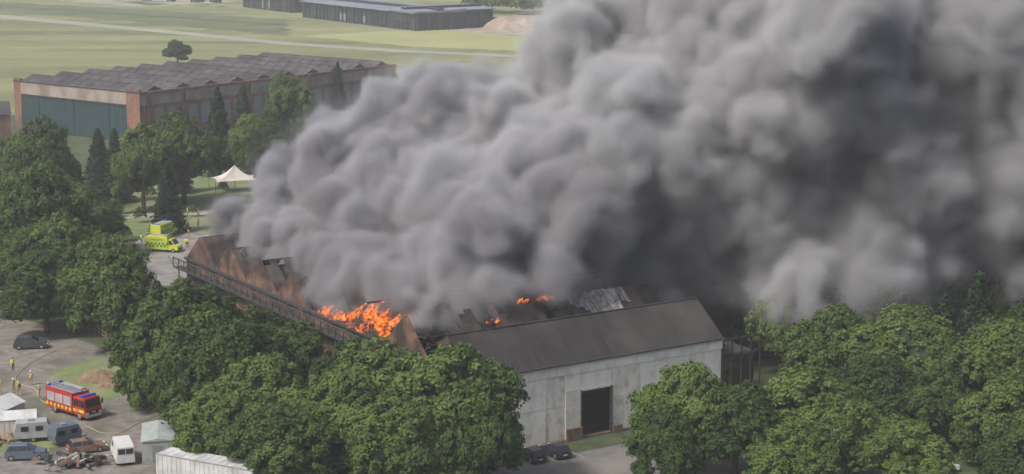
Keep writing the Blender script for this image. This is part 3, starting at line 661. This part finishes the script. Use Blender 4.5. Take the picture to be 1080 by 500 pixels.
for i in range(60):
    m4=Matrix.Translation((r.gauss(0,1.6),r.gauss(0,1.0),r.uniform(.1,.8)))@Matrix.Rotation(r.uniform(0,6.3),4,'Z')@Matrix.Rotation(r.uniform(-.5,.5),4,'Y')
    b.box(-r.uniform(.2,1.1),r.uniform(.2,1.1),-r.uniform(.05,.35),r.uniform(.05,.3),0,r.uniform(.05,.4),r.choice(['rust','char','silver','wood','grey_c','gutter']),M4=m4)
b.obj('scrap_pile',(-47.6,188.5,0));
b=MB()
for i in range(40):
    m4=Matrix.Translation((r.gauss(0,1.2),r.gauss(0,.8),r.uniform(.05,.5)))@Matrix.Rotation(r.uniform(0,6.3),4,'Z')
    b.box(-.8,.8,-.1,.1,0,.12,r.choice(['wood','rust','wood']),M4=m4)
b.obj('timber_stack',(-57.5,196.8,0))
def marquee(loc,rz,s=1):
    b=MB();P=[(-4,-3,2.2),(4,-3,2.2),(4,3,2.2),(-4,3,2.2)];peak=(0,0,4.6);n=8;vs=[];fs=[]
    for q in range(4):
        a=Vector(P[q]);c_=Vector(P[(q+1)%4])
        o=len(vs)
        for i in range(n+1):
            e_=a.lerp(c_,i/n);e_+=(Vector((0,0,e_.z))-e_)*.18*math.sin(math.pi*i/n)
            for j in range(n+1):
                t=j/n;p=e_.lerp(Vector(peak),t);p.z=e_.z+(peak[2]-e_.z)*t**2.0;vs.append(p)
        for i in range(n):
            for j in range(n): k=o+i*(n+1)+j;fs.append((k,k+1,k+n+2,k+n+1))
    b.add(vs,fs,'canvas')
    for p in P: b.cyl((p[0],p[1],0),(p[0],p[1],2.25),.05,.05,6,'silver')
    b.cyl((0,0,0),(0,0,4.6),.07,.07,6,'silver');return b.obj('marquee',loc,rz,smooth=False,scale=s)
marquee((-58.2,374,0),rad(20),1.2)
def hose(pts):
    c_=bpy.data.curves.new('fire_hose','CURVE');c_.dimensions='3D';s=c_.splines.new('BEZIER');s.bezier_points.add(len(pts)-1)
    for p,q in zip(s.bezier_points,pts): p.co=(q[0],q[1],.06);p.handle_left_type=p.handle_right_type='AUTO'
    c_.bevel_depth=.04;c_.materials.append(M['hose']);o=bpy.data.objects.new('fire_hose',c_);COL.objects.link(o)
hose([(-55.5,211),(-58,214),(-60,219),(-63,222),(-64,230),(-62,240)]);hose([(-50,203),(-46,200),(-44,204),(-41,210)])
b=MB()
for i in range(16):
    b.box(i*2-.05,i*2+.05,-.05,.05,0,1.3,'wood')
for z in(.5,1.0): b.box(0,30,-.09,-.055,z,z+.1,'wood')
b.obj('timber_fence',(-66,262,0),rad(-62))

# ------------------------------------------------------------------ people
def person_mesh(name,pose,tunic,trous,helmet):
    E=[];V=[];R=[]
    def v(p,r_): V.append(p);R.append(r_);return len(V)-1
    lean=.08 if pose!='stand' else 0
    pel=v((0,0,.95),.15);ab=v((lean*.4,0,1.12),.145);ch=v((lean,0,1.34),.17);nk=v((lean*1.3,0,1.50),.065);hd0=v((lean*1.5+.01,0,1.60),.085);hd1=v((lean*1.6+.02,0,1.70),.095)
    E+=[(pel,ab),(ab,ch),(ch,nk),(nk,hd0),(hd0,hd1)]
    for s in(-1,1):
        st=(.22*s if pose=='walk' else .03)
        hp=v((0,.1*s,.9),.11);kn=v((st*.6+.04,.11*s,.5),.075);an=v((st-.04*(pose=='walk'),.12*s,.1),.05);to=v((st+.15,.13*s,.04),.04)
        E+=[(pel,hp),(hp,kn),(kn,an),(an,to)]
        sh=v((lean,.2*s,1.42),.075);
        if pose=='reach': el=v((.22,.26*s,1.22),.052);wr=v((.46,.2*s,1.28),.035)
        else: el=v((lean-.02-.1*s*(pose=='walk'),.27*s,1.14),.052);wr=v((lean+.08-.2*s*(pose=='walk'),.28*s,.9),.035)
        E+=[(ch,sh),(sh,el),(el,wr)]
        d=(Vector(V[wr])-Vector(V[el])).normalized();side=Vector((0,s,0)).cross(d).normalized()
        pm=v(tuple(Vector(V[wr])+d*.06),.028);E.append((wr,pm))
        for i in range(4):
            f0=Vector(V[pm])+side*(i-1.5)*.021;ln=(.07,.085,.08,.062)[i]
            a=v(tuple(f0+d*.025),.010);c_=v(tuple(f0+d*(.025+ln*.5)+Vector((0,-s*.006,0))),.0095);g=v(tuple(f0+d*(.02+ln)+Vector((0,-s*.022,0))),.008);E+=[(pm,a),(a,c_),(c_,g)]
        a=v(tuple(Vector(V[wr])+d*.03+side*.035),.012);g=v(tuple(Vector(V[wr])+d*.075+side*.055),.009);E+=[(wr,a),(a,g)]
    me=bpy.data.meshes.new(name);me.from_pydata(V,E,[]);ob=bpy.data.objects.new('tmp',me);COL.objects.link(ob)
    sk=ob.modifiers.new('s','SKIN');sk.use_smooth_shade=True
    for i,r_ in enumerate(R): me.skin_vertices[0].data[i].radius=(r_,r_);me.skin_vertices[0].data[i].use_root=(i==0)
    sb=ob.modifiers.new('d','SUBSURF');sb.levels=1;sb.render_levels=1
    dg=bpy.context.evaluated_depsgraph_get();em=bpy.data.meshes.new_from_object(ob.evaluated_get(dg));bpy.data.objects.remove(ob)
    b=MB()
    vv=[tuple(x.co) for x in em.vertices];wrz=[Vector(V[i]) for i,r_ in enumerate(R) if r_==.035]
    for p in em.polygons:
        c_=p.center
        k=trous
        if c_.z>1.0: k=tunic
        if abs(c_.y)>.17 and c_.z>.6:k=tunic
        if min((c_-q).length for q in wrz)<.035 or min(((c_-q).length for q in wrz))<.2 and (c_.x>.47 if pose=='reach' else c_.z<.89): k='skin'
        if c_.z>1.5:k='skin'
        if c_.z<.09:k='tyre'
        b.f.append(list(p.vertices));b.m.append(b.mi(k))
    b.v=vv
    hx=lean*1.6+.02;hz=1.69
    b.cyl((hx+.09,0,hz-.02),(hx+.125,0,hz-.035),.014,.011,6,'skin')
    for s in(-1,1):
        b.ball((hx+.088,s*.034,hz+.012),.012,'white_p',seg=6,rings=4);b.ball((hx+.098,s*.034,hz+.012),.006,'hair',seg=6,rings=4);b.ball((hx,s*.096,hz-.005),.022,'skin',(.6,.4,1.2),6,5)
    b.box(hx+.085,hx+.096,-.024,.024,hz-.068,hz-.058,'lamp_r')
    if helmet:
        b.ball((hx-.005,0,hz+.06),.135,helmet,(1.1,1,.85),12,8);b.cyl((hx,0,hz+.04),(hx,0,hz+.055),.165,.16,14,helmet)
        if helmet=='yellow': b.box(-.18,-.10,-.1,.1,1.1,1.45,'tyre')
        b.cyl((0,0,1.0),(0,0,1.05),.165,.16,12,'yellow')
    else: b.ball((hx-.012,0,hz+.045),.108,'hair',(1,1,.8),10,7)
    me2=bpy.data.meshes.new(name);me2.from_pydata(b.v,[],b.f)
    for k in b.mats: me2.materials.append(M[k])
    me2.polygons.foreach_set('material_index',b.m);me2.polygons.foreach_set('use_smooth',[True]*len(b.f));return me2
pm={('stand','ff'):person_mesh('firefighter','stand','tan','tan','yellow'),('walk','ff'):person_mesh('firefighter','walk','tan','tan','yellow'),('reach','ff'):person_mesh('firefighter','reach','tan','tan','white_p'),('stand','hv'):person_mesh('steward','stand','hiviz','navy',None),('walk','hv'):person_mesh('steward','walk','hiviz','navy',None)}
for nm_,ps,kd,x,y,a in[('firefighter','stand','ff',-63.6,216.5,20),('firefighter','reach','ff',-62.3,217.6,-60),('firefighter','walk','ff',-61.2,216.2,120),('firefighter','stand','ff',-58.2,214.2,200),('firefighter','walk','ff',-57.5,215.6,-30),('firefighter','stand','ff',-59.5,206.8,90),('steward','stand','hv',-65.2,228,-50),('firefighter','reach','ff',-61.0,221,90),
    ('steward','stand','hv',-62.9,344,10),('steward','walk','hv',-60.6,343,190),('steward','stand','hv',-58.6,331,-70),('firefighter','walk','ff',-64.8,318,0),('steward','stand','hv',-57.4,312,100),('firefighter','stand','ff',-56.6,309.5,30),('firefighter','stand','ff',-58.3,319,30),('steward','stand','hv',-66.2,316,30)]:
    o=bpy.data.objects.new(nm_,pm[(ps,kd)]);COL.objects.link(o);o.location=(x,y,.03);o.rotation_euler[2]=rad(a)

# ------------------------------------------------------------------ thin summer haze (real air volume)
hz=bpy.data.materials.new('haze_air');hz.use_nodes=True;n=hz.node_tree;n.nodes.clear()
ou=n.nodes.new("ShaderNodeOutputMaterial");vsn=n.nodes.new("ShaderNodeVolumeScatter");vsn.inputs['Color'].default_value=(.96,.975,1,1);vsn.inputs['Density'].default_value=.00026
n.links.new(vsn.outputs[0],ou.inputs['Volume'])
me=bpy.data.meshes.new('haze_air');X0,X1,Y0,Y1,Z0,Z1=-1500,1500,-200,2500,-5,110
me.from_pydata([(X0,Y0,Z0),(X1,Y0,Z0),(X1,Y1,Z0),(X0,Y1,Z0),(X0,Y0,Z1),(X1,Y0,Z1),(X1,Y1,Z1),(X0,Y1,Z1)],[],[(3,2,1,0),(4,5,6,7),(0,1,5,4),(1,2,6,5),(2,3,7,6),(3,0,4,7)]);me.materials.append(hz)
o=bpy.data.objects.new('haze_air',me);COL.objects.link(o)

# ------------------------------------------------------------------ smoke
rng=np.random.default_rng(5)
vs=0.7
mn=np.array([-60,186,3.]);mx=np.array([122,336,84.])
N=np.ceil((mx-mn)/vs).astype(int)+1
nx,ny,nz=[int(a) for a in N];mx=mn+(N-1)*vs
sdf=np.full((nz,ny,nx),6.0,np.float32)
xs=(mn[0]+np.arange(nx)*vs).astype(np.float32);ys=(mn[1]+np.arange(ny)*vs).astype(np.float32);zs=(mn[2]+np.arange(nz)*vs).astype(np.float32)
FD=Vector((.80,.22,.56)).normalized()
def stamp(cx,cy,cz,r,el=1.0):
    Rr=r*el+2.8
    i0=max(0,int((cx-Rr-mn[0])/vs));i1=min(nx,int((cx+Rr-mn[0])/vs)+2)
    j0=max(0,int((cy-Rr-mn[1])/vs));j1=min(ny,int((cy+Rr-mn[1])/vs)+2)
    k0=max(0,int((cz-Rr-mn[2])/vs));k1=min(nz,int((cz+Rr-mn[2])/vs)+2)
    if i0>=i1 or j0>=j1 or k0>=k1:return
    dz=(zs[k0:k1]-cz)[:,None,None];dy=(ys[j0:j1]-cy)[None,:,None];dx=(xs[i0:i1]-cx)[None,None,:]
    q=dx*dx+dy*dy+dz*dz
    if el!=1.0:
        al=dx*FD.x+dy*FD.y+dz*FD.z;q=q-al*al*(1-1/(el*el))
    d=np.sqrt(q)-r
    v=sdf[k0:k1,j0:j1,i0:i1];np.minimum(v,d,out=v)
CX=[-52,-47,-43.5,-39,-35,-28,-20,-12,0,5,11,20];CZ=[12,15,19,24.5,28.5,33,36.5,38,38.5,42,62,95]
def cap(x,y): return 61-(61-float(np.interp(x,CX,CZ)))*y/255.0
lev=[]
def src(v,u): return OX+u*CA-v*SA,OY+u*SA+v*CA
for i in range(1400):
    v=19+60*rng.random()
    umax=24-18*(v-19)/60
    px,py=src(v,1.8+rng.random()*umax)
    t=150*rng.random()**1.1
    top=2.5*t**.66 if t<60 else 2.5*60**.66+(t-60)*.4
    z=11.5+top*rng.random()**.8*1.05
    if z>84: continue
    r=(2.1+.05*t)*rng.uniform(.6,1.35)
    x=px+.93*t;y=py+.25*t*rng.uniform(.5,1.15)
    if t<8: r=rng.uniform(1.5,2.5)
    z+=r*.3
    cp=cap(x-.4*r,y)-r*1.45
    if z>cp: z=max(cp-rng.uniform(0,2.5),9.5+r*.5)
    lev.append((x,y,z,r))
for i in range(130):
    v=rng.uniform(19,74);px,py=src(v,rng.uniform(7 if v<30 else 4.5,30) if v<45 else rng.uniform(5.5,16))
    lev.append((px,py,rng.uniform(10,15.5),rng.uniform(1.5,3.2)))
for i in range(180):
    t=rng.uniform(25,145);px,py=src(rng.uniform(25,70),rng.uniform(5,25));r=rng.uniform(3,6.5)
    lev.append((px+.95*t,py+.2*t,rng.uniform(14,24)-.03*t,r))
for p in lev:stamp(*p,el=1.3 if p[0]<0 else 1.1)
for L,(n,fr) in enumerate(((11,.42),(8,.40))):
    nl=[]
    for (x,y,z,r) in lev:
        for k in range(n):
            d=rng.normal(size=3);d/=np.linalg.norm(d)
            if d[1]>.4: continue
            rr=r*fr*rng.uniform(.6,1.3)
            q=(x+d[0]*r*.95,y+d[1]*r*.95,z+d[2]*r*.95,rr)
            if q[0]<mn[0]+3 or q[2]<9: continue
            nl.append(q);stamp(*q,el=1.3)
    lev=nl
def vnoise(cell,seed):
    g=np.random.default_rng(seed);n=[int(a*vs/cell)+3 for a in(nz,ny,nx)];a=g.uniform(-1,1,n).astype(np.float32)
    for ax,m in enumerate((nz,ny,nx)):
        p=np.arange(m)*vs/cell;i=p.astype(int);f=(p-i).astype(np.float32);f=f*f*(3-2*f);sh=[1,1,1];sh[ax]=m;f=f.reshape(sh)
        a=np.take(a,i,ax)*(1-f)+np.take(a,i+1,ax)*f
    return a
kk,jj,ii=np.meshgrid(np.arange(nz,dtype=np.float32),np.arange(ny,dtype=np.float32),np.arange(nx,dtype=np.float32),indexing='ij')
def warp(f,wx,wy,wz):
    a=np.clip(kk+wz/vs,0,nz-1.01);b_=np.clip(jj+wy/vs,0,ny-1.01);c_=np.clip(ii+wx/vs,0,nx-1.01)
    k0=a.astype(np.int32);j0=b_.astype(np.int32);i0=c_.astype(np.int32);fk=a-k0;fj=b_-j0;fi=c_-i0
    o=np.zeros_like(f)
    for dk in(0,1):
        for dj in(0,1):
            for di in(0,1):
                o+=f[k0+dk,j0+dj,i0+di]*(fk if dk else 1-fk)*(fj if dj else 1-fj)*(fi if di else 1-fi)
    return o
fine=vnoise(2.8,7)*.95+vnoise(1.6,8)*.75
fine=warp(fine,vnoise(6,32)*3.5,vnoise(6,33)*2.5,vnoise(6,34)*3.5)
sdf=warp(sdf,vnoise(10,1)*2.1+vnoise(4,2)*1.1,vnoise(10,3)*1.8+vnoise(4,4)*1.0,vnoise(10,5)*2.1+vnoise(4,6)*1.1)+fine
dist=np.clip((xs+45)/140,0,1)[None,None,:]
wd=1.2+2.8*dist
den=np.clip((-sdf+.15)/wd,0,1)**1.1*(1.5-1.0*dist)
wis=np.clip(.5+.9*vnoise(5,51)+.5*vnoise(2.4,52),0,1.4)
den+=np.clip((3.0-sdf)/3.0,0,1)**1.6*.045*wis*(zs[:,None,None]>9)
den=den.astype(np.float32);den[den<.003]=0
den=den.ravel()
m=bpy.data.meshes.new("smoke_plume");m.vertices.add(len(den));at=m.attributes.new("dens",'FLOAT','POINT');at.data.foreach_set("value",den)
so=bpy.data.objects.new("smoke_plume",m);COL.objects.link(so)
sm=bpy.data.materials.new("smoke");sm.use_nodes=True;n=sm.node_tree;n.nodes.clear()
ou=n.nodes.new("ShaderNodeOutputMaterial");pv=n.nodes.new("ShaderNodeVolumePrincipled");pv.inputs['Density'].default_value=1
tc=n.nodes.new('ShaderNodeTexCoord');nz_=n.nodes.new('ShaderNodeTexNoise');nz_.inputs['Scale'].default_value=.05;nz_.inputs['Detail'].default_value=1
n.links.new(tc.outputs['Object'],nz_.inputs['Vector'])
sx_=n.nodes.new('ShaderNodeSeparateXYZ');n.links.new(tc.outputs['Object'],sx_.inputs[0])
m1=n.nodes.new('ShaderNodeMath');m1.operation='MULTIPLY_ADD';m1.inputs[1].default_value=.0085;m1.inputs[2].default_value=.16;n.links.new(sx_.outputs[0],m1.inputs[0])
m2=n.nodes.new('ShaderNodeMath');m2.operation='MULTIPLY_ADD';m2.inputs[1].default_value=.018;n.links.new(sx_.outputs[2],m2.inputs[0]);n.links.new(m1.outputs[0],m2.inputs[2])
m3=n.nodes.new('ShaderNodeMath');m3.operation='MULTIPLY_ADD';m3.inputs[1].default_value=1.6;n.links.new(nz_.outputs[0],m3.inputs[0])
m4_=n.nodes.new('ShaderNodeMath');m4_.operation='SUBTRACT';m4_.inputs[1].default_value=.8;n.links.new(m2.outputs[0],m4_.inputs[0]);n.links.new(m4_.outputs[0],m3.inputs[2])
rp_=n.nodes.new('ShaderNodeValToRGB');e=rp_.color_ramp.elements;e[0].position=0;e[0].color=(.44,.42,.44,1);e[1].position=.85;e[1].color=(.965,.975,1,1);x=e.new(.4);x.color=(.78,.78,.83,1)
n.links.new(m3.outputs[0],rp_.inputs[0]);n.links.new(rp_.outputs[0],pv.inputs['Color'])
n.links.new(pv.outputs[0],ou.inputs['Volume'])
try: sm.cycles.volume_step_rate=2.4
except Exception as e: print(e)
ng=bpy.data.node_groups.new("SmokeGrid",'GeometryNodeTree')
ng.interface.new_socket("Geometry",in_out='INPUT',socket_type='NodeSocketGeometry');ng.interface.new_socket("Geometry",in_out='OUTPUT',socket_type='NodeSocketGeometry')
gi=ng.nodes.new('NodeGroupInput');go=ng.nodes.new('NodeGroupOutput')
vc=ng.nodes.new('GeometryNodeVolumeCube')
vc.inputs['Min'].default_value=tuple(mn);vc.inputs['Max'].default_value=tuple(mx)
vc.inputs['Resolution X'].default_value=nx;vc.inputs['Resolution Y'].default_value=ny;vc.inputs['Resolution Z'].default_value=nz
pos=ng.nodes.new('GeometryNodeInputPosition')
def vm(op,a,b):
    q=ng.nodes.new('ShaderNodeVectorMath');q.operation=op
    for i,v in enumerate((a,b)):
        if v is None: continue
        if isinstance(v,tuple): q.inputs[i].default_value=v
        else: ng.links.new(v,q.inputs[i])
    return q.outputs[0]
a=vm('SUBTRACT',pos.outputs[0],tuple(mn));a=vm('DIVIDE',a,(vs,vs,vs));a=vm('ADD',a,(.5,.5,.5));a=vm('FLOOR',a,None)
a=vm('MAXIMUM',a,(0,0,0));a=vm('MINIMUM',a,(nx-1,ny-1,nz-1))
sx=ng.nodes.new('ShaderNodeSeparateXYZ');ng.links.new(a,sx.inputs[0])
def im(op,a,b):
    q=ng.nodes.new('FunctionNodeIntegerMath');q.operation=op
    for i,v in enumerate((a,b)):
        if isinstance(v,int): q.inputs[i].default_value=v
        else: ng.links.new(v,q.inputs[i])
    return q.outputs[0]
idx=im('ADD',im('MULTIPLY',im('ADD',im('MULTIPLY',sx.outputs[2],ny),sx.outputs[1]),nx),sx.outputs[0])
si=ng.nodes.new('GeometryNodeSampleIndex');si.data_type='FLOAT';si.domain='POINT'
na=ng.nodes.new('GeometryNodeInputNamedAttribute');na.data_type='FLOAT';na.inputs[0].default_value="dens"
ng.links.new(gi.outputs[0],si.inputs['Geometry']);ng.links.new(na.outputs[0],si.inputs['Value']);ng.links.new(idx,si.inputs['Index'])
ng.links.new(si.outputs[0],vc.inputs['Density'])
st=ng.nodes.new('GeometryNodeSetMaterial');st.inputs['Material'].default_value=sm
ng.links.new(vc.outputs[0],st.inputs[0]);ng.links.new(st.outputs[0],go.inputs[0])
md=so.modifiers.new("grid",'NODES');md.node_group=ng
print("done",time.time()-T0,nx,ny,nz)
